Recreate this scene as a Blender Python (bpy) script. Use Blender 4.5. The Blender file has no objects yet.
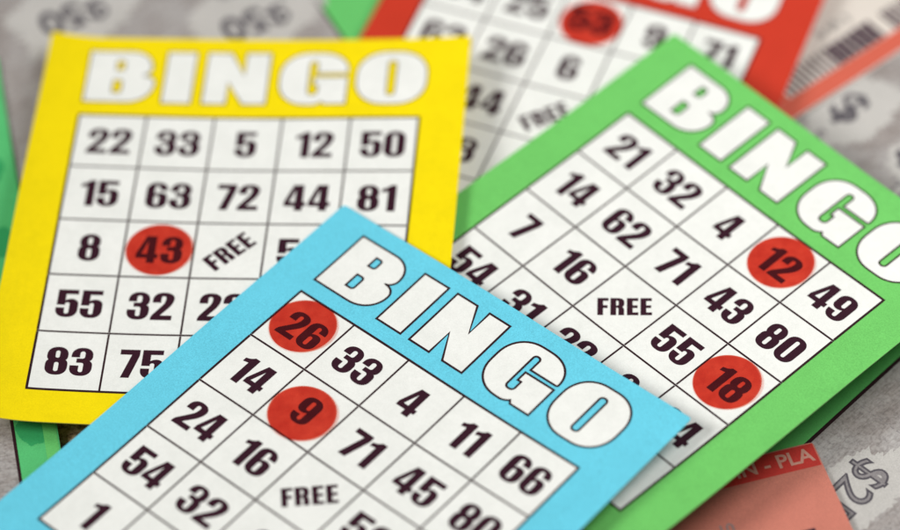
import bpy, bmesh, math, random
from mathutils import Vector, Euler, Matrix

scene = bpy.context.scene
COL = scene.collection
CELL = 0.02            # one bingo cell is 20 mm wide; plan coordinates below are in cells
ROW = 1.0271           # a cell is this much taller than wide

# ------------------------------------------------------------------ camera
PITCH, DIST = 0.87351, math.exp(3.90253) * CELL
cam_d = bpy.data.cameras.new("camera")
cam = bpy.data.objects.new("camera", cam_d)
COL.objects.link(cam)
cam.location = (0.0, -DIST * math.cos(PITCH), DIST * math.sin(PITCH))
cam.rotation_euler = (math.pi / 2 - PITCH, 0.0, 0.0)
cam_d.sensor_width = 36.0
cam_d.lens = 36.0 * 3500.0 / 900.0
cam_d.clip_start, cam_d.clip_end = 0.02, 20.0
cam_d.dof.use_dof = True
cam_d.dof.focus_distance = 0.9590
cam_d.dof.aperture_fstop = 3.7
cam_d.dof.aperture_blades = 0
scene.camera = cam

# ------------------------------------------------------------------ world, lamps, exposure
world = bpy.data.worlds.new("World")
scene.world = world
world.use_nodes = True
wb = world.node_tree.nodes["Background"]
wb.inputs[0].default_value = (1.0, 0.985, 0.97, 1.0)
wb.inputs[1].default_value = 0.145


def area_lamp(name, loc, target, size, power, color):
    d = bpy.data.lights.new(name, 'AREA')
    d.shape, d.size, d.energy, d.color = 'DISK', size, power, color
    o = bpy.data.objects.new(name, d)
    COL.objects.link(o)
    o.location = loc
    o.rotation_euler = (Vector(target) - Vector(loc)).to_track_quat('-Z', 'Y').to_euler()
    return o


area_lamp("key_softbox", (-1.56, -0.36, 1.32), (0.0, 0.0, 0.0), 0.80, 36.0, (1.0, 0.99, 0.97))
area_lamp("side_fill", (0.38, 0.13, 0.48), (0.10, 0.0, 0.0), 0.36, 2.7, (1.0, 0.985, 0.96))  # added fill, brightens the right so the light falls off leftward

scene.view_settings.view_transform = 'Standard'
scene.view_settings.look = 'None'
scene.view_settings.gamma = 1.0
scene.view_settings.exposure = 0.0


# ------------------------------------------------------------------ materials
def new_mat(name):
    m = bpy.data.materials.new(name)
    m.use_nodes = True
    nt = m.node_tree
    return m, nt, nt.nodes["Principled BSDF"]


def noise(nt, scale, detail=3.0, rough=0.55):
    n = nt.nodes.new("ShaderNodeTexNoise")
    n.inputs["Scale"].default_value = scale
    n.inputs["Detail"].default_value = detail
    n.inputs["Roughness"].default_value = rough
    tc = nt.nodes.get("tc") or nt.nodes.new("ShaderNodeTexCoord")
    tc.name = "tc"
    nt.links.new(tc.outputs["Object"], n.inputs["Vector"])
    return n


def ramp(nt, src, stops):
    r = nt.nodes.new("ShaderNodeValToRGB")
    e = r.color_ramp.elements
    while len(e) < len(stops):
        e.new(0.5)
    for k, (p, c) in enumerate(stops):
        e[k].position = p
        e[k].color = (*c, 1.0)
    nt.links.new(src, r.inputs[0])
    return r.outputs[0]


def mult(nt, a, b, fac=1.0):
    n = nt.nodes.new("ShaderNodeMix")
    n.data_type, n.blend_type = 'RGBA', 'MULTIPLY'
    n.inputs[0].default_value = fac
    nt.links.new(a, n.inputs[6])
    nt.links.new(b, n.inputs[7])
    return n.outputs[2]


def add_bump(nt, b, src, strength, dist):
    n = nt.nodes.new("ShaderNodeBump")
    n.inputs["Strength"].default_value = strength
    n.inputs["Distance"].default_value = dist
    nt.links.new(src, n.inputs["Height"])
    nt.links.new(n.outputs[0], b.inputs["Normal"])


def paper(name, col, var=0.10, rough=0.55, grain=2600.0, bump=0.22, spec=0.12):
    m, nt, b = new_mat(name)
    lo = tuple(max(0.0, c * (1 - var)) for c in col)
    hi = tuple(min(1.0, c * (1 + var * 0.6)) for c in col)
    n1 = noise(nt, grain, 4.0, 0.65)
    c1 = ramp(nt, n1.outputs["Fac"], [(0.34, lo), (0.66, hi)])
    n2 = noise(nt, 75.0, 3.0)                       # slow unevenness of the print
    c2 = ramp(nt, n2.outputs["Fac"], [(0.3, (0.93, 0.935, 0.93)), (0.7, (1.0,) * 3)])
    n4 = noise(nt, 420.0, 5.0, 0.7)                 # ink mottle
    c4 = ramp(nt, n4.outputs["Fac"], [(0.35, (0.955,) * 3), (0.6, (1.0,) * 3)])
    nt.links.new(mult(nt, mult(nt, c1, c2), c4), b.inputs["Base Color"])
    b.inputs["Roughness"].default_value = rough
    b.inputs["Specular IOR Level"].default_value = spec
    n3 = noise(nt, 1500.0, 6.0, 0.75)
    add_bump(nt, b, n3.outputs["Fac"], bump, 0.00014)
    return m


def ink(name, col, var=0.12, rough=0.5):
    return paper(name, col, var, rough, 3200.0, 0.15, 0.05)


M_YELLOW = paper("yellow_card", (0.92, 0.72, 0.002), 0.08)
M_GREEN = paper("green_card", (0.165, 0.575, 0.135), 0.15)
M_BLUE = paper("blue_card", (0.145, 0.625, 0.80), 0.17)
M_RED = paper("red_card", (0.57, 0.042, 0.02), 0.10)
M_YELLOW_EDGE = paper("yellow_cut_edge", (0.90, 0.76, 0.16), 0.1)
M_GREEN_EDGE = paper("green_cut_edge", (0.34, 0.68, 0.28), 0.1)
M_BLUE_EDGE = paper("blue_cut_edge", (0.34, 0.70, 0.82), 0.1)
M_RED_EDGE = paper("red_cut_edge", (0.66, 0.16, 0.10), 0.1)
M_WHITE = paper("white_print", (0.84, 0.85, 0.815), 0.06)
M_INK = ink("plum_black_ink", (0.040, 0.012, 0.022), 0.25)
M_LINE = ink("line_ink", (0.035, 0.014, 0.018), 0.25)
M_TICKET_GREEN = paper("ticket_green", (0.14, 0.55, 0.15), 0.12)
M_TICKET_DARKGREEN = paper("ticket_darkgreen", (0.04, 0.36, 0.12), 0.12)
M_TICKET_TEAL = paper("ticket_teal", (0.10, 0.52, 0.18), 0.12)
M_TICKET_WHITE = paper("ticket_white", (0.68, 0.62, 0.56), 0.08)
M_CORAL = paper("coral_print", (0.62, 0.125, 0.08), 0.14)
M_PINK = paper("pink_print", (0.60, 0.205, 0.15), 0.16)
M_TICKET_RED = paper("ticket_red", (0.60, 0.045, 0.035), 0.14)
M_FADED_WHITE = ink("faded_white_ink", (0.68, 0.34, 0.27), 0.2)
M_GREY_INK = ink("grey_ink", (0.10, 0.09, 0.105), 0.35)
M_SOFT_INK = ink("soft_grey_ink", (0.27, 0.25, 0.255), 0.3)
M_PATCH = paper("pale_patch", (0.53, 0.51, 0.485), 0.16)
M_DARKBAR = ink("bar_ink", (0.05, 0.022, 0.04), 0.2)


def latex_material():
    m, nt, b = new_mat("grey_scratch_latex")
    n1 = noise(nt, 900.0, 6.0, 0.75)
    c1 = ramp(nt, n1.outputs["Fac"], [(0.30, (0.24, 0.225, 0.22)), (0.52, (0.42, 0.40, 0.39)), (0.75, (0.53, 0.51, 0.495))])
    n2 = noise(nt, 55.0, 4.0)
    c2 = ramp(nt, n2.outputs["Fac"], [(0.32, (0.66, 0.60, 0.57)), (0.66, (1, 1, 1))])
    mp = nt.nodes.new("ShaderNodeMapping")          # coin scratches run one way
    mp.inputs["Rotation"].default_value = (0, 0, 0.6)
    mp.inputs["Scale"].default_value = (1.0, 7.0, 1.0)
    n3 = noise(nt, 170.0, 5.0, 0.7)
    nt.links.new(nt.nodes["tc"].outputs["Object"], mp.inputs[0])
    nt.links.new(mp.outputs[0], n3.inputs["Vector"])
    c3 = ramp(nt, n3.outputs["Fac"], [(0.36, (0.74, 0.71, 0.70)), (0.50, (1, 1, 1)), (0.66, (1, 1, 1)), (0.74, (1.22, 1.2, 1.16))])
    nt.links.new(mult(nt, mult(nt, c1, c2), c3), b.inputs["Base Color"])
    b.inputs["Roughness"].default_value = 0.48
    b.inputs["Specular IOR Level"].default_value = 0.25
    add_bump(nt, b, n1.outputs["Fac"], 0.35, 0.0001)
    return m


M_LATEX = latex_material()


def chip_material():
    m, nt, b = new_mat("red_translucent_film")
    n1 = noise(nt, 260.0, 4.0, 0.6)
    nt.links.new(ramp(nt, n1.outputs["Fac"], [(0.3, (0.30, 0.08, 0.13)), (0.7, (0.40, 0.12, 0.17))]), b.inputs["Base Color"])
    b.inputs["Roughness"].default_value = 0.42
    add_bump(nt, b, n1.outputs["Fac"], 0.25, 0.0002)
    t = nt.nodes.new("ShaderNodeBsdfTransparent")
    n2 = noise(nt, 210.0, 4.0, 0.6)
    nt.links.new(ramp(nt, n2.outputs["Fac"], [(0.32, (0.90, 0.43, 0.34)), (0.68, (0.96, 0.51, 0.41))]), t.inputs[0])
    mx = nt.nodes.new("ShaderNodeMixShader")
    mx.inputs[0].default_value = 0.06
    nt.links.new(t.outputs[0], mx.inputs[1])
    nt.links.new(b.outputs[0], mx.inputs[2])
    nt.links.new(mx.outputs[0], nt.nodes["Material Output"].inputs[0])
    return m


M_CHIP = chip_material()


def table_material():
    m, nt, b = new_mat("brown_speckled_tabletop")
    n1 = noise(nt, 420.0, 5.0, 0.7)
    c1 = ramp(nt, n1.outputs["Fac"], [(0.34, (0.06, 0.03, 0.014)), (0.46, (0.40, 0.26, 0.13)), (0.58, (0.66, 0.50, 0.29)), (0.74, (0.80, 0.68, 0.47))])
    n2 = noise(nt, 60.0, 3.0)
    c2 = ramp(nt, n2.outputs["Fac"], [(0.3, (0.65,) * 3), (0.7, (1,) * 3)])
    nt.links.new(mult(nt, c1, c2), b.inputs["Base Color"])
    b.inputs["Roughness"].default_value = 0.55
    add_bump(nt, b, n1.outputs["Fac"], 0.3, 0.0003)
    return m


# ------------------------------------------------------------------ naming helpers
def tag(o, label=None, cat=None, group=None, kind=None):
    for k, v in (("label", label), ("category", cat), ("group", group), ("kind", kind)):
        if v:
            o[k] = v
    return o


def link_mesh(name, bm, mats, parent=None, smooth=False):
    me = bpy.data.meshes.new(name)
    bm.to_mesh(me)
    bm.free()
    for mt in (mats if isinstance(mats, (list, tuple)) else [mats]):
        me.materials.append(mt)
    if smooth:
        for p in me.polygons:
            p.use_smooth = True
    o = bpy.data.objects.new(name, me)
    COL.objects.link(o)
    if parent:
        o.parent = parent
    return o


# ------------------------------------------------------------------ flat lettering: rounded outlines
def rounded(poly, seg=7):
    """poly: (x, y, radius) corners -> list of (x, y)."""
    out = []
    n = len(poly)
    P = [(p[0], p[1], p[2] if len(p) > 2 else 0.0) for p in poly]
    for i in range(n):
        x, y, r = P[i]
        if r <= 0:
            out.append((x, y))
            continue
        px, py, pr = P[i - 1]
        nx, ny, nr = P[(i + 1) % n]
        d1 = math.hypot(px - x, py - y)
        d2 = math.hypot(nx - x, ny - y)
        l1 = min(r, d1 * (r / (r + pr) if pr > 0 else 0.98))
        l2 = min(r, d2 * (r / (r + nr) if nr > 0 else 0.98))
        a = (x + (px - x) / d1 * l1, y + (py - y) / d1 * l1)
        b = (x + (nx - x) / d2 * l2, y + (ny - y) / d2 * l2)
        k = 0.58
        for s in range(seg + 1):
            t = s / seg
            c1 = (a[0] + (x - a[0]) * k, a[1] + (y - a[1]) * k)
            c2 = (b[0] + (x - b[0]) * k, b[1] + (y - b[1]) * k)
            w = ((1 - t) ** 3, 3 * t * (1 - t) ** 2, 3 * t * t * (1 - t), t ** 3)
            out.append(tuple(w[0] * a[j] + w[1] * c1[j] + w[2] * c2[j] + w[3] * b[j] for j in (0, 1)))
    res = []
    for p in out:
        if not res or math.hypot(p[0] - res[-1][0], p[1] - res[-1][1]) > 1e-4:
            res.append(p)
    if math.hypot(res[0][0] - res[-1][0], res[0][1] - res[-1][1]) < 1e-4:
        res.pop()
    return res


G6 = [[(0, 0, .27), (.6, 0, .27), (.6, .61, .19), (.30, .61, .10), (.238, .55), (.238, .865, .061), (.362, .865, .061), (.362, .69), (.59, .69), (.59, 1, .27), (0, 1, .27)],
      [(.238, .135, .061), (.362, .135, .061), (.362, .475, .061), (.238, .475, .061)]]
GLYPH = {
    '0': (.6, [[(0, 0, .28), (.6, 0, .28), (.6, 1, .28), (0, 1, .28)],
               [(.238, .14, .062), (.362, .14, .062), (.362, .86, .062), (.238, .86, .062)]]),
    '1': (.41, [[(.17, 0), (.40, 0), (.40, 1), (.235, 1, .0), (.16, .90, .1), (0, .855), (0, .715), (.17, .755)]]),
    '2': (.59, [[(0, 0), (.58, 0), (.58, .172), (.255, .172), (.595, .60, .22), (.595, 1, .27), (.005, 1, .27), (.005, .63), (.238, .63), (.238, .865, .061), (.362, .865, .061), (.362, .64, .12), (0, .13, .08)]]),
    '3': (.6, [[(0, 0, .27), (.6, 0, .27), (.6, .505, .13), (.515, .535), (.59, .575, .12), (.59, 1, .27), (.01, 1, .27), (.01, .655), (.238, .655), (.238, .87, .07), (.375, .87, .07), (.375, .615, .07), (.16, .615), (.16, .465), (.362, .465, .07), (.362, .13, .061), (.238, .13, .061), (.238, .36), (0, .36)]]),
    '4': (.61, [[(.305, 0), (.525, 0), (.525, .175), (.61, .175), (.61, .335), (.525, .335), (.525, 1), (.235, 1), (0, .335), (0, .175), (.305, .175)],
                [(.15, .335), (.305, .335), (.305, .80)]]),
    '5': (.6, [[(0, 0, .27), (.6, 0, .27), (.6, .67, .20), (.30, .67, .10), (.238, .61), (.238, .835), (.57, .835), (.57, 1), (.012, 1), (.012, .44), (.238, .44), (.238, .535, .061), (.362, .535, .061), (.362, .13, .061), (.238, .13, .061), (.238, .345), (0, .345)]]),
    '6': (.6, G6),
    '7': (.53, [[(.085, 0), (.315, 0), (.53, .80, .05), (.53, 1), (0, 1), (0, .82), (.315, .82)]]),
    '8': (.6, [[(0, 0, .27), (.6, 0, .27), (.6, .505, .13), (.53, .535), (.585, .57, .12), (.585, 1, .27), (.015, 1, .27), (.015, .57, .12), (.07, .535), (0, .505, .13)],
               [(.238, .13, .061), (.362, .13, .061), (.362, .455, .061), (.238, .455, .061)],
               [(.242, .61, .06), (.358, .61, .06), (.358, .865, .06), (.242, .865, .06)]]),
    '9': (.6, [[(.6 - x[0], 1 - x[1], *x[2:]) for x in c] for c in G6]),
    'F': (.43, [[(0, 0), (.215, 0), (.215, .41), (.385, .41), (.385, .58), (.215, .58), (.215, .83), (.42, .83), (.42, 1), (0, 1)]]),
    'R': (.56, [[(0, 0), (.215, 0), (.215, .43), (.30, .43, .05), (.30, 0), (.515, 0), (.515, .40, .1), (.45, .48), (.52, .56, .08), (.52, 1, .22), (0, 1)],
                [(.215, .57), (.305, .57, .05), (.305, .84, .05), (.215, .84)]]),
    'E': (.45, [[(0, 0), (.43, 0), (.43, .17), (.215, .17), (.215, .42), (.40, .42), (.40, .58), (.215, .58), (.215, .83), (.425, .83), (.425, 1), (0, 1)]]),
}
# the wide, heavy header letters, already placed along the header (x in cells, y 0..1)
TITLE = {
    'B': [[(0, 0), (1.02, 0, .40), (1.03, .52, .16), (.84, .53), (.96, .55, .14), (.96, 1, .34), (0, 1)],
          [(.425, .635), (.54, .635, .045), (.54, .81, .045), (.425, .81)],
          [(.41, .19), (.54, .19, .045), (.54, .43, .045), (.41, .43)]],
    'I': [[(1.16, 0), (1.60, 0), (1.60, 1), (1.16, 1)]],
    'N': [[(1.76, 0), (2.12, 0), (2.12, .42), (2.36, 0), (2.71, 0), (2.71, 1), (2.34, 1), (2.34, .57), (2.12, 1), (1.76, 1)]],
    'G': [[(3.57, 0), (3.89, 0), (3.89, .53), (3.39, .53), (3.39, .37), (3.45, .37), (3.45, .19, .06), (3.31, .19, .06), (3.31, .83, .05), (3.42, .83, .05), (3.42, .60), (3.89, .60, .03), (3.90, 1, .44), (2.87, 1, .44), (2.87, 0, .42), (3.46, -.015, .08), (3.53, .05)]],
    'O': [[(4.01, -.01, .44), (5.06, -.01, .44), (5.06, 1.01, .44), (4.01, 1.01, .44)],
          [(4.475, .17, .055), (4.595, .17, .055), (4.595, .83, .055), (4.475, .83, .055)]],
}
STEP = 0.125


def fill_contours(bm, contours, mat_index=0):
    """filled flat shape with holes in the z = 0 plane of a fresh part of bm"""
    tmp = bmesh.new()
    edges = []
    for c in contours:
        vs = [tmp.verts.new((x, y, 0.0)) for x, y in c]
        for i in range(len(vs)):
            edges.append(tmp.edges.new((vs[i], vs[(i + 1) % len(vs)])))
    bmesh.ops.triangle_fill(tmp, use_beauty=True, use_dissolve=False, edges=edges, normal=(0, 0, 1))
    for f in tmp.faces:
        f.normal_update()
        f.material_index = mat_index
    cut_to_grid(tmp)
    merge(bm, tmp)


def cut_to_grid(tmp):
    for ax in (0, 1):
        xs = [v.co[ax] for v in tmp.verts]
        if not xs:
            return
        k = math.floor(min(xs) / STEP) + 1
        while k * STEP < max(xs) - 1e-6:
            co, no = Vector((0, 0, 0)), Vector((0, 0, 0))
            co[ax], no[ax] = k * STEP, 1.0
            bmesh.ops.bisect_plane(tmp, geom=tmp.verts[:] + tmp.edges[:] + tmp.faces[:], dist=1e-6, plane_co=co, plane_no=no)
            k += 1


def merge(bm, tmp):
    tmp.verts.index_update()
    vs = [bm.verts.new(v.co) for v in tmp.verts]
    for f in tmp.faces:
        try:
            nf = bm.faces.new([vs[v.index] for v in f.verts])
            nf.material_index = f.material_index
        except ValueError:
            pass
    tmp.free()


def ribbon(bm, contour, width, z, mat_index=0):
    """closed outline stroke centred on a contour"""
    n = len(contour)
    L, R = [], []
    for i in range(n):
        p0, p1, p2 = Vector(contour[i - 1]), Vector(contour[i]), Vector(contour[(i + 1) % n])
        d1, d2 = (p1 - p0).normalized(), (p2 - p1).normalized()
        n1, n2 = Vector((-d1.y, d1.x)), Vector((-d2.y, d2.x))
        m = (n1 + n2)
        m = m.normalized() if m.length > 1e-5 else n1
        s = min(1.7, 1.0 / max(0.35, m.dot(n1))) * width / 2
        L.append(p1 + m * s)
        R.append(p1 - m * s)
    tmp = bmesh.new()
    lv = [tmp.verts.new((p.x, p.y, z)) for p in L]
    rv = [tmp.verts.new((p.x, p.y, z)) for p in R]
    for i in range(n):
        j = (i + 1) % n
        f = tmp.faces.new((lv[i], lv[j], rv[j], rv[i]))
        f.material_index = mat_index
    cut_to_grid(tmp)
    merge(bm, tmp)


def rect_grid(bm, x0, y0, x1, y1, z=0.0, mat_index=0):
    tmp = bmesh.new()
    f = tmp.faces.new([tmp.verts.new(c) for c in ((x0, y0, z), (x1, y0, z), (x1, y1, z), (x0, y1, z))])
    f.material_index = mat_index
    cut_to_grid(tmp)
    merge(bm, tmp)


class Sheet:
    """A curved sheet of card or paper: flat (x right, y up, in cells) -> local metres."""

    def __init__(self, name, loc, rot, bend, curls=(), yscale=1.0, centre=(0, 0), label=None, cat=None, group=None):
        self.bend, self.curls, self.ys, self.c = bend, curls, yscale, centre
        e = bpy.data.objects.new(name, None)
        COL.objects.link(e)
        e.empty_display_size = 0.02
        e.location = [c * CELL for c in loc]
        e.rotation_euler = rot
        self.root = tag(e, label, cat, group)

    def lift(self, U, V):
        a, b, c = self.bend
        w = a * U * U + b * U * V + c * V * V
        for (nx, ny, d0, k) in self.curls:       # edge or corner lifting beyond a line
            t = U * nx + V * ny - d0
            if t > 0:
                w += k * t * t
        p = self.root.location.x * 90.0                # paper never lies quite flat
        w += 0.022 * math.sin(1.05 * U + 0.5 * V + p) * math.sin(0.8 * V - 0.35 * U + 1.7 * p)
        return w

    def at(self, x, y, h=0.0):
        U, V = x - self.c[0], (y - self.c[1]) * self.ys
        return Vector((U * CELL, V * CELL, self.lift(U, V) * CELL + h))

    def world(self, x, y, h=0.0):
        r = self.root
        return Matrix.LocRotScale(r.location, r.rotation_euler, None) @ self.at(x, y, h)

    def normal(self, x, y):
        e = 0.02
        p = self.world(x, y)
        return (self.world(x + e, y) - p).cross(self.world(x, y + e) - p).normalized()

    def part(self, name, bm, mats, h, parent=None):
        for v in bm.verts:
            v.co = self.at(v.co.x, v.co.y, h + v.co.z * 1e-3)
        for f in bm.faces:
            f.normal_update()
            if f.normal.z < 0:
                f.normal_flip()
        return link_mesh(name, bm, mats, parent or self.root)

    def slab(self, name, x0, y0, x1, y1, mat, thick=0.0003, corner=0.05, extra=()):
        """the sheet itself with thickness"""
        bm = bmesh.new()
        c = rounded([(x0, y0, corner), (x1, y0, corner), (x1, y1, corner), (x0, y1, corner)], 3)
        fill_contours(bm, [c])
        bmesh.ops.remove_doubles(bm, verts=bm.verts[:], dist=1e-5)
        for f in bm.faces:
            f.normal_update()
            if f.normal.z < 0:
                f.normal_flip()
        top = bm.faces[:]
        cut = 1 if isinstance(mat, list) else 0
        border = [e for e in bm.edges if len(e.link_faces) == 1]
        low = {}
        for v in bm.verts[:]:
            low[v] = bm.verts.new((v.co.x, v.co.y, -thick * 1e3))
        for f in top:
            bm.faces.new([low[v] for v in reversed(f.verts)])
        for e in border:
            f = e.link_faces[0]
            a, b = e.verts
            lp = [l for l in f.loops if l.edge == e][0]
            a, b = lp.vert, lp.link_loop_next.vert
            bm.faces.new((b, a, low[a], low[b])).material_index = cut
        for v in bm.verts:
            v.co = self.at(v.co.x, v.co.y, v.co.z * 1e-3)
        return link_mesh(name, bm, mat, self.root)


# heights of the printed layers above the card, metres
H1, H2, H3 = 0.00003, 0.00005, 0.00007


def glyph_run(text, sx, gap):
    w = sum(GLYPH[c][0] * sx for c in text) + gap * (len(text) - 1)
    x = -w / 2
    for ch in text:
        yield ch, x
        x += GLYPH[ch][0] * sx + gap


def number_mesh(sh, text, cx, cy, parent, free=False):
    bm = bmesh.new()
    if free:
        sx, sy, gap, ang = 0.37, 0.31, 0.022, math.radians(45)
    else:
        sx, sy, gap, ang = 0.515, 0.48, 0.033, 0.0
    ca, sa = math.cos(ang), math.sin(ang)
    for ch, x in glyph_run(text, sx, gap):
        cs = []
        for c in GLYPH[ch][1]:
            pts = []
            for (gx, gy) in rounded(c):
                px, py = x + gx * sx, (gy - 0.5) * sy
                pts.append((cx + ca * px - sa * py, cy + (sa * px + ca * py) / (sh.ys if free else 1.0)))
            cs.append(pts)
        fill_contours(bm, cs)
    return sh.part("free_space" if free else "printed_number", bm, M_INK, H3, parent)


def bingo_card(pose, bend, curls, mat, edge, rows, label, stroke=0.033):
    x, y, z, ta, tb, yaw = pose
    sh = Sheet("bingo_card", (x, y, z), (ta, tb, yaw), bend, curls, ROW, (2.5, -2.5), label, "bingo card", "bingo cards")
    sh.slab("card_sheet", -0.62, -5.55, 5.66, 1.54, [mat, edge])
    bm = bmesh.new()
    rect_grid(bm, 0, -5, 5, 0)
    panel = sh.part("number_panel", bm, M_WHITE, H1)
    bm = bmesh.new()
    w = 0.0148
    for k in range(6):
        ww = w * (1.25 if k in (0, 5) else 1.0)
        rect_grid(bm, -0.016, -k - ww, 5.016, -k + ww)
        for r in range(5):                     # uprights butt between the rules
            rect_grid(bm, k - ww, -r - 1 + w * 1.25, k + ww, -r - w * 1.25)
    sh.part("grid_lines", bm, M_LINE, H2, panel)
    for r, row in enumerate(rows):
        for c, t in enumerate(row):
            if t:
                number_mesh(sh, t, c + 0.515, -r - 0.505, panel, t == "FREE")
    for ch, cs in TITLE.items():
        bm = bmesh.new()
        flat = [[(px, 0.268 + py) for px, py in rounded(c, 12)] for c in cs]
        fill_contours(bm, flat, 0)
        for c in flat:
            ribbon(bm, c, stroke, 0.018, 1)
        sh.part("title_letter", bm, [M_WHITE, M_LINE], H1)
    return sh


# ------------------------------------------------------------------ the surface everything lies on
def tabletop():
    bm = bmesh.new()
    s, n = 0.6, 12
    for i in range(n):
        for j in range(n):
            x0, y0 = -s + 2 * s * i / n, -s + 2 * s * j / n
            d = 2 * s / n
            bm.faces.new([bm.verts.new(p) for p in ((x0, y0, 0), (x0 + d, y0, 0), (x0 + d, y0 + d, 0), (x0, y0 + d, 0))])
    bmesh.ops.remove_doubles(bm, verts=bm.verts[:], dist=1e-6)
    top = bm.faces[:]
    r = bmesh.ops.extrude_face_region(bm, geom=top)
    for v in r["geom"]:
        if isinstance(v, bmesh.types.BMVert):
            v.co.z -= 0.02
    bmesh.ops.recalc_face_normals(bm, faces=bm.faces[:])
    o = link_mesh("tabletop", bm, table_material())
    o.location = (0, 0, -0.287 * CELL)
    tag(o, "brown speckled tabletop under the cards and tickets", "table", kind="structure")


tabletop()


# ------------------------------------------------------------------ lottery tickets (plan positions in cells)
def flat_text(sh, name, text, x, y, size, ang, mat, h, parent=None, bold=0.0, shear=0.0):
    cu = bpy.data.curves.new(name, 'FONT')
    cu.body, cu.size, cu.align_x, cu.align_y = text, size, 'CENTER', 'CENTER'
    cu.offset, cu.shear = bold, shear
    cu.resolution_u = 4
    o = bpy.data.objects.new(name, cu)
    COL.objects.link(o)
    dg = bpy.context.evaluated_depsgraph_get()
    dg.update()
    me = bpy.data.meshes.new_from_object(o.evaluated_get(dg))
    bpy.data.objects.remove(o)
    bm = bmesh.new()
    bm.from_mesh(me)
    bpy.data.meshes.remove(me)
    ca, sa = math.cos(ang), math.sin(ang)
    for v in bm.verts:
        px, py = v.co.x, v.co.y
        v.co = (x + ca * px - sa * py, y + sa * px + ca * py, 0)
    cut_to_grid(bm)
    return sh.part(name, bm, mat, h, parent)


def blob(sh, name, x, y, rx, ry, mat, h, parent, seed):
    rnd = random.Random(seed)
    ph = [rnd.uniform(0, 6.28) for _ in range(4)]
    pts = []
    rag = 0.16 if name == "pale_patch" else 0.03
    N = 120
    for i in range(N):
        a = i / N * 2 * math.pi
        r = 1 + 0.08 * math.sin(3 * a + ph[0]) + 0.06 * math.sin(5 * a + ph[1]) + 0.03 * math.sin(9 * a + ph[2])
        r += rag * (rnd.random() - 0.5) * (1.0 if i % 3 else 1.6)
        pts.append((x + rx * r * math.cos(a), y + ry * r * math.sin(a)))
    bm = bmesh.new()
    fill_contours(bm, [pts])
    return sh.part(name, bm, mat, h, parent)


def ticket(loc, yaw, bend, size, mat, label, tilt=(0, 0), curls=()):
    """loc is the ticket's own origin; size = (x0, y0, x1, y1) about it"""
    sh = Sheet("lottery_ticket", loc, (tilt[0], tilt[1], yaw), bend, curls, 1.0, (0, 0), label, "lottery ticket", "lottery tickets")
    sh.slab("ticket_sheet", *size, mat, 0.00022, 0.05)
    return sh


def scratch_panel(sh, x0, y0, x1, y1, border=0.022):
    bm = bmesh.new()
    rect_grid(bm, x0, y0, x1, y1)
    p = sh.part("scratch_panel", bm, M_LATEX, H1)
    bm = bmesh.new()
    ribbon(bm, [(x0, y0), (x1, y0), (x1, y1), (x0, y1)], border * 2, 0)
    sh.part("panel_border", bm, M_LINE, H2, p)
    return p


def dashes(sh, x0, y0, x1, y1, n, w, mat, h, parent, name="perforation"):
    bm = bmesh.new()
    d = Vector((x1 - x0, y1 - y0))
    L = d.length
    d.normalize()
    nn = Vector((-d.y, d.x)) * w
    for i in range(n):
        a = Vector((x0, y0)) + d * (L * i / n)
        b = a + d * (L / n * 0.55)
        tmp = bmesh.new()
        tmp.faces.new([tmp.verts.new((p.x, p.y, 0)) for p in (a - nn, b - nn, b + nn, a + nn)])
        cut_to_grid(tmp)
        merge(bm, tmp)
    return sh.part(name, bm, mat, h, parent)


def spots(sh, pts, mat, name="green_spot"):
    for k, (x, y, r) in enumerate(pts):
        blob(sh, name, x, y, r, r, mat, H1, None, k + 5)


PI = math.pi
# upper left ticket: its own x axis runs at 28 degrees
tA = ticket((-3.2, 5.06, -0.17), math.radians(28), (0.0, 0.0, 0.0), (-5.4, -2.5, 2.3, 4.5), M_TICKET_GREEN,
            "grey scratch ticket behind the top edge of the yellow card")
pA = scratch_panel(tA, -4.8, -1.62, 1.17, 3.9)


def prize(sh, panel, x, y, ang, amount, word, s=0.62, seed=1):
    blob(sh, "pale_patch", x, y, 0.92 * s / 0.62, 0.62 * s / 0.62, M_PATCH, H2, panel, seed)
    ca, sa = math.cos(ang), math.sin(ang)
    flat_text(sh, "prize_amount", amount, x, y, s, ang, M_GREY_INK, H3, panel, bold=0.02)
    flat_text(sh, "prize_word", word, x + sa * 0.62 * s / 0.62, y - ca * 0.62 * s / 0.62, s * 0.34, ang, M_SOFT_INK, H3, panel, bold=0.008)


prize(tA, pA, 0.18, -0.20, PI, "$50", "FIFTY", 0.70, 3)
prize(tA, pA, -2.20, 1.18, PI, "$50", "FIFTY", 0.70, 4)

# left ticket, most of it outside the frame; its right edge leans a little
yawL = math.atan2(-5.45, 1.1) + PI / 2
tL = ticket((-5.90, -0.15, -0.135), yawL, (0.0, 0.0, 0.0), (-5.0, -4.6, 0.0, 4.4), M_TICKET_TEAL,
            "green edged scratch ticket lying at the left beneath the yellow card")
pL = scratch_panel(tL, -4.4, -4.0, -0.60, -1.4)
for (x, y, r) in ((-0.34, -2.6, 0.20), (-0.30, 0.75, 0.17), (-0.36, 2.2, 0.19), (-0.34, -0.7, 0.16)):
    blob(tL, "green_spot", x, y, r, r * 1.7, M_TICKET_DARKGREEN, H1, None, int(10 * r + 3))
bm = bmesh.new()
rect_grid(bm, -0.20, -4.4, -0.02, 0.2)
tL.part("edge_stripe", bm, M_TICKET_GREEN, H2)

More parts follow.
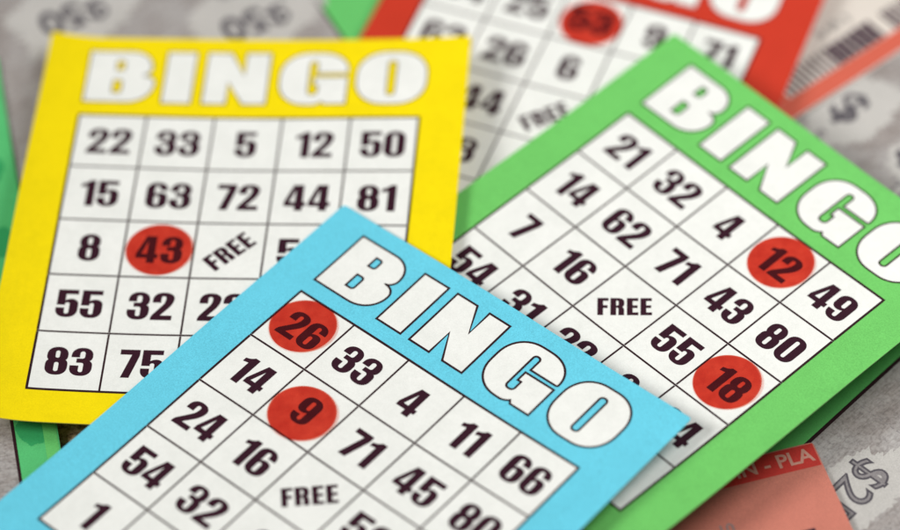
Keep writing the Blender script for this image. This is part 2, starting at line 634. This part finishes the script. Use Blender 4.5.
# lower right ticket
a1 = math.radians(46.7)
tR = ticket((5.9, -2.81, -0.27), a1, (0.0, 0.0, 0.0), (-5.5, -4.6, 4.0, 0.95), M_TICKET_GREEN,
            "grey scratch ticket with a large $25 at the lower right")
pR = scratch_panel(tR, -4.6, -4.0, 3.4, 0.64, 0.028)
dashes(tR, 0.19, 0.60, 0.19, -3.9, 44, 0.006, M_SOFT_INK, H2, pR)
blob(tR, "pale_patch", -1.0, -0.38, 0.98, 0.50, M_PATCH, H2, pR, 9)
flat_text(tR, "prize_amount", "$25", -0.99, -0.30, 0.74, PI, M_GREY_INK, H3, pR, bold=0.016)
flat_text(tR, "prize_fill", "$25", -0.99, -0.30, 0.74, PI, M_SOFT_INK, 0.0001, pR, bold=-0.016)
flat_text(tR, "prize_word", "25", -1.1, 0.28, 0.2, PI, M_SOFT_INK, H3, pR, bold=0.006)

# upper right ticket
a2 = math.radians(38)
tU = ticket((6.3, 2.415, -0.256), a2, (0.0, 0.0, 0.0), (-3.5, -2.9, 4.5, 2.6), M_TICKET_GREEN,
            "grey scratch ticket with a dollar sign between the green card and the barcode ticket")
pU = scratch_panel(tU, -3.0, -2.5, 4.0, 2.1)
for (x, y, t, w, sd) in ((0.20, 0.90, "$", "5", 11), (0.42, -0.78, "$10", "TEN", 12)):
    blob(tU, "pale_patch", x, y, 0.80, 0.66, M_PATCH, H2, pU, sd)
    flat_text(tU, "prize_amount", t, x, y, 0.86, -1.45, M_GREY_INK, H3, pU, bold=0.018)
    flat_text(tU, "prize_word", w, x - 0.72, y - 0.12, 0.36, -1.45, M_SOFT_INK, H3, pU, bold=0.01)
dashes(tU, -2.9, 0.02, 3.9, 0.02, 60, 0.008, M_SOFT_INK, H2, pU)

# barcode ticket at the top right
a3 = math.radians(39.9)
tC = ticket((5.08, 2.99, -0.22), a3, (0.0, 0.0, 0.0), (-0.55, 0.0, 6.2, 3.4), M_TICKET_WHITE,
            "white ticket with a barcode and coral edge at the top right")
bm = bmesh.new()
rect_grid(bm, -0.53, 0.02, 6.1, 0.345)
tC.part("edge_strip", bm, M_CORAL, H1)
bm = bmesh.new()
rect_grid(bm, -0.53, 0.347, 0.24, 1.4)
tC.part("end_print_bounce", bm, M_CORAL, H1)  # coral end print, also standing in for red bounce and shade from the card
rnd = random.Random(4)
bm = bmesh.new()
x = 0.30
while x < 3.4:
    if x < 1.20:
        w, g = 0.050, rnd.choice((0.055, 0.065))
    elif x < 2.15:
        w, g = rnd.choice((0.09, 0.14)), 0.022
    else:
        w, g = 0.06, rnd.choice((0.03, 0.05))
    if not 2.17 < x < 2.36:
        rect_grid(bm, x, 0.355, x + w, 0.76)
    x += w + g
tC.part("barcode", bm, M_DARKBAR, H2)
flat_text(tC, "printed_digits", "0 59 3", 1.75, 0.98, 0.26, 0, M_GREY_INK, H2)

# pink ticket at the lower right
a4 = math.radians(16.5)
tP = ticket((4.95, -2.98, -0.21), a4, (0.0, 0.0, 0.0), (-4.6, -5.0, 0.0, 0.0), M_PINK,
            "pink ticket with a red WIN PLAY band at the bottom right")
bm = bmesh.new()
rect_grid(bm, -4.58, -0.40, -0.02, -0.02)
pP = tP.part("header_band", bm, M_TICKET_RED, H1)
flat_text(tP, "band_lettering", "WIN - PLA", -0.80, -0.205, 0.315, 0, M_FADED_WHITE, H2, pP, bold=0.006)
bm = bmesh.new()
rect_grid(bm, -1.04, -1.72, -0.48, -1.37)
tP.part("dark_block", bm, M_DARKBAR, H2)
flat_text(tP, "small_print", "10", -1.62, -1.06, 0.24, 0, M_SOFT_INK, H2)

# ------------------------------------------------------------------ the four bingo cards
red = bingo_card((1.3896, 2.8578, 0.0081, 0.0030, -0.0061, -0.3599), (0, 0, 0), [], M_RED, M_RED_EDGE,
                 [["54", "25", "53", "9", "71"], ["62", "26", "6", "", ""], ["17", "44", "FREE", "", ""], ["", "13", "8", "", ""], ["", "", "", "", ""]],
                 "red bingo card lying behind the yellow and green cards", 0.018)
green = bingo_card((2.4223, -1.0175, 0.3465, 0.0273, -0.0357, -0.8200), (0.00435, -0.00259, 0.00177), [], M_GREEN, M_GREEN_EDGE,
                   [["21", "32", "4", "12", "49"], ["14", "62", "71", "43", "80"], ["7", "16", "FREE", "55", "18"], ["54", "31", "22", "8", "64"], ["", "", "", "", ""]],
                   "green bingo card with chips on 12 and 18", 0.030)
yellow = bingo_card((-3.1210, 0.0530, 0.2409, -0.0038, -0.0559, -0.0719), (0.00394, 0.00328, -0.00093),
                    [(-1, 0, 2.3, 0.17), (-0.6, 0.8, 4.3, 0.045), (0.6, 0.8, 4.3, 0.08)], M_YELLOW, M_YELLOW_EDGE,
                    [["22", "33", "5", "12", "50"], ["15", "63", "72", "44", "81"], ["8", "43", "FREE", "53", ""], ["55", "32", "22", "", ""], ["83", "75", "", "", ""]],
                    "yellow bingo card with a single chip on 43", 0.022)
blue = bingo_card((-1.8602, -4.3958, 0.5046, 0.0106, -0.0471, -0.7131), (0.00044, 0.00152, 0.00227), [], M_BLUE, M_BLUE_EDGE,
                  [["26", "33", "4", "11", "66"], ["14", "9", "71", "45", "80"], ["24", "16", "FREE", "52", "77"], ["54", "32", "8", "60", "39"], ["1", "28", "47", "13", "70"]],
                  "blue bingo card in front with chips on 26 and 9")


# ------------------------------------------------------------------ red see-through chips
def chip_mesh():
    bm = bmesh.new()
    R, T, n = 0.472 * CELL, 0.00028, 64
    prof = [(R - 0.00008, 0.0), (R, 0.00008), (R, T - 0.00008), (R - 0.00008, T)]
    fr = (0.0, 0.35, 0.65, 0.85)
    rings = [[(R * f, 0.0) for f in fr[1:]], prof, [(R * f, T) for f in reversed(fr[1:])]]
    seq = [p for grp in rings for p in grp]
    vs = [[bm.verts.new((r * math.cos(2 * PI * i / n), r * math.sin(2 * PI * i / n), z)) for i in range(n)] for r, z in seq]
    for a, b in zip(vs, vs[1:]):
        for i in range(n):
            j = (i + 1) % n
            bm.faces.new((a[i], a[j], b[j], b[i]))
    c0, c1 = bm.verts.new((0, 0, 0)), bm.verts.new((0, 0, T))
    for i in range(n):
        j = (i + 1) % n
        bm.faces.new((c0, vs[0][j], vs[0][i]))
        bm.faces.new((c1, vs[-1][i], vs[-1][j]))
    for v in bm.verts:                           # one side of the film lifts a little
        t = max(0.0, v.co.x / R + 0.1)
        v.co.z += 0.0003 * t * t
    bmesh.ops.recalc_face_normals(bm, faces=bm.faces[:])
    me = bpy.data.meshes.new("marker_chip")
    bm.to_mesh(me)
    bm.free()
    me.materials.append(M_CHIP)
    for p in me.polygons:
        p.use_smooth = True
    return me


CHIP = chip_mesh()
for sh, u, v, turn, label in (
        (yellow, 1.51, 2.51, -10, "red see-through chip over 43 on the yellow card"),
        (blue, 0.465, 0.455, -48, "red see-through chip over 26 on the blue card"),
        (blue, 1.50, 1.575, -40, "red see-through chip over 9 on the blue card"),
        (green, 3.51, 0.475, -52, "red see-through chip over 12 on the green card"),
        (green, 4.47, 2.49, -30, "red see-through chip over 18 on the green card"),
        (red, 2.53, 0.56, -60, "red see-through chip over 53 on the red card behind")):
    o = bpy.data.objects.new("marker_chip", CHIP)
    COL.objects.link(o)
    nrm = sh.normal(u, -v)
    q = nrm.to_track_quat('Z', 'Y')
    x_axis = Vector((math.cos(math.radians(turn)), math.sin(math.radians(turn)), 0))
    x_axis = (x_axis - nrm * x_axis.dot(nrm)).normalized()
    y_axis = nrm.cross(x_axis)
    rot = Matrix((x_axis, y_axis, nrm)).transposed().to_4x4()
    wob = 0.012 * math.sin(turn * 1.7)              # hand-cut film: never quite round
    o.matrix_world = Matrix.Translation(sh.world(u, -v, 0.00012)) @ rot @ Matrix.Diagonal((1 + wob, 1 - wob, 1, 1))
    tag(o, label, "marker chip", "red marker chips")
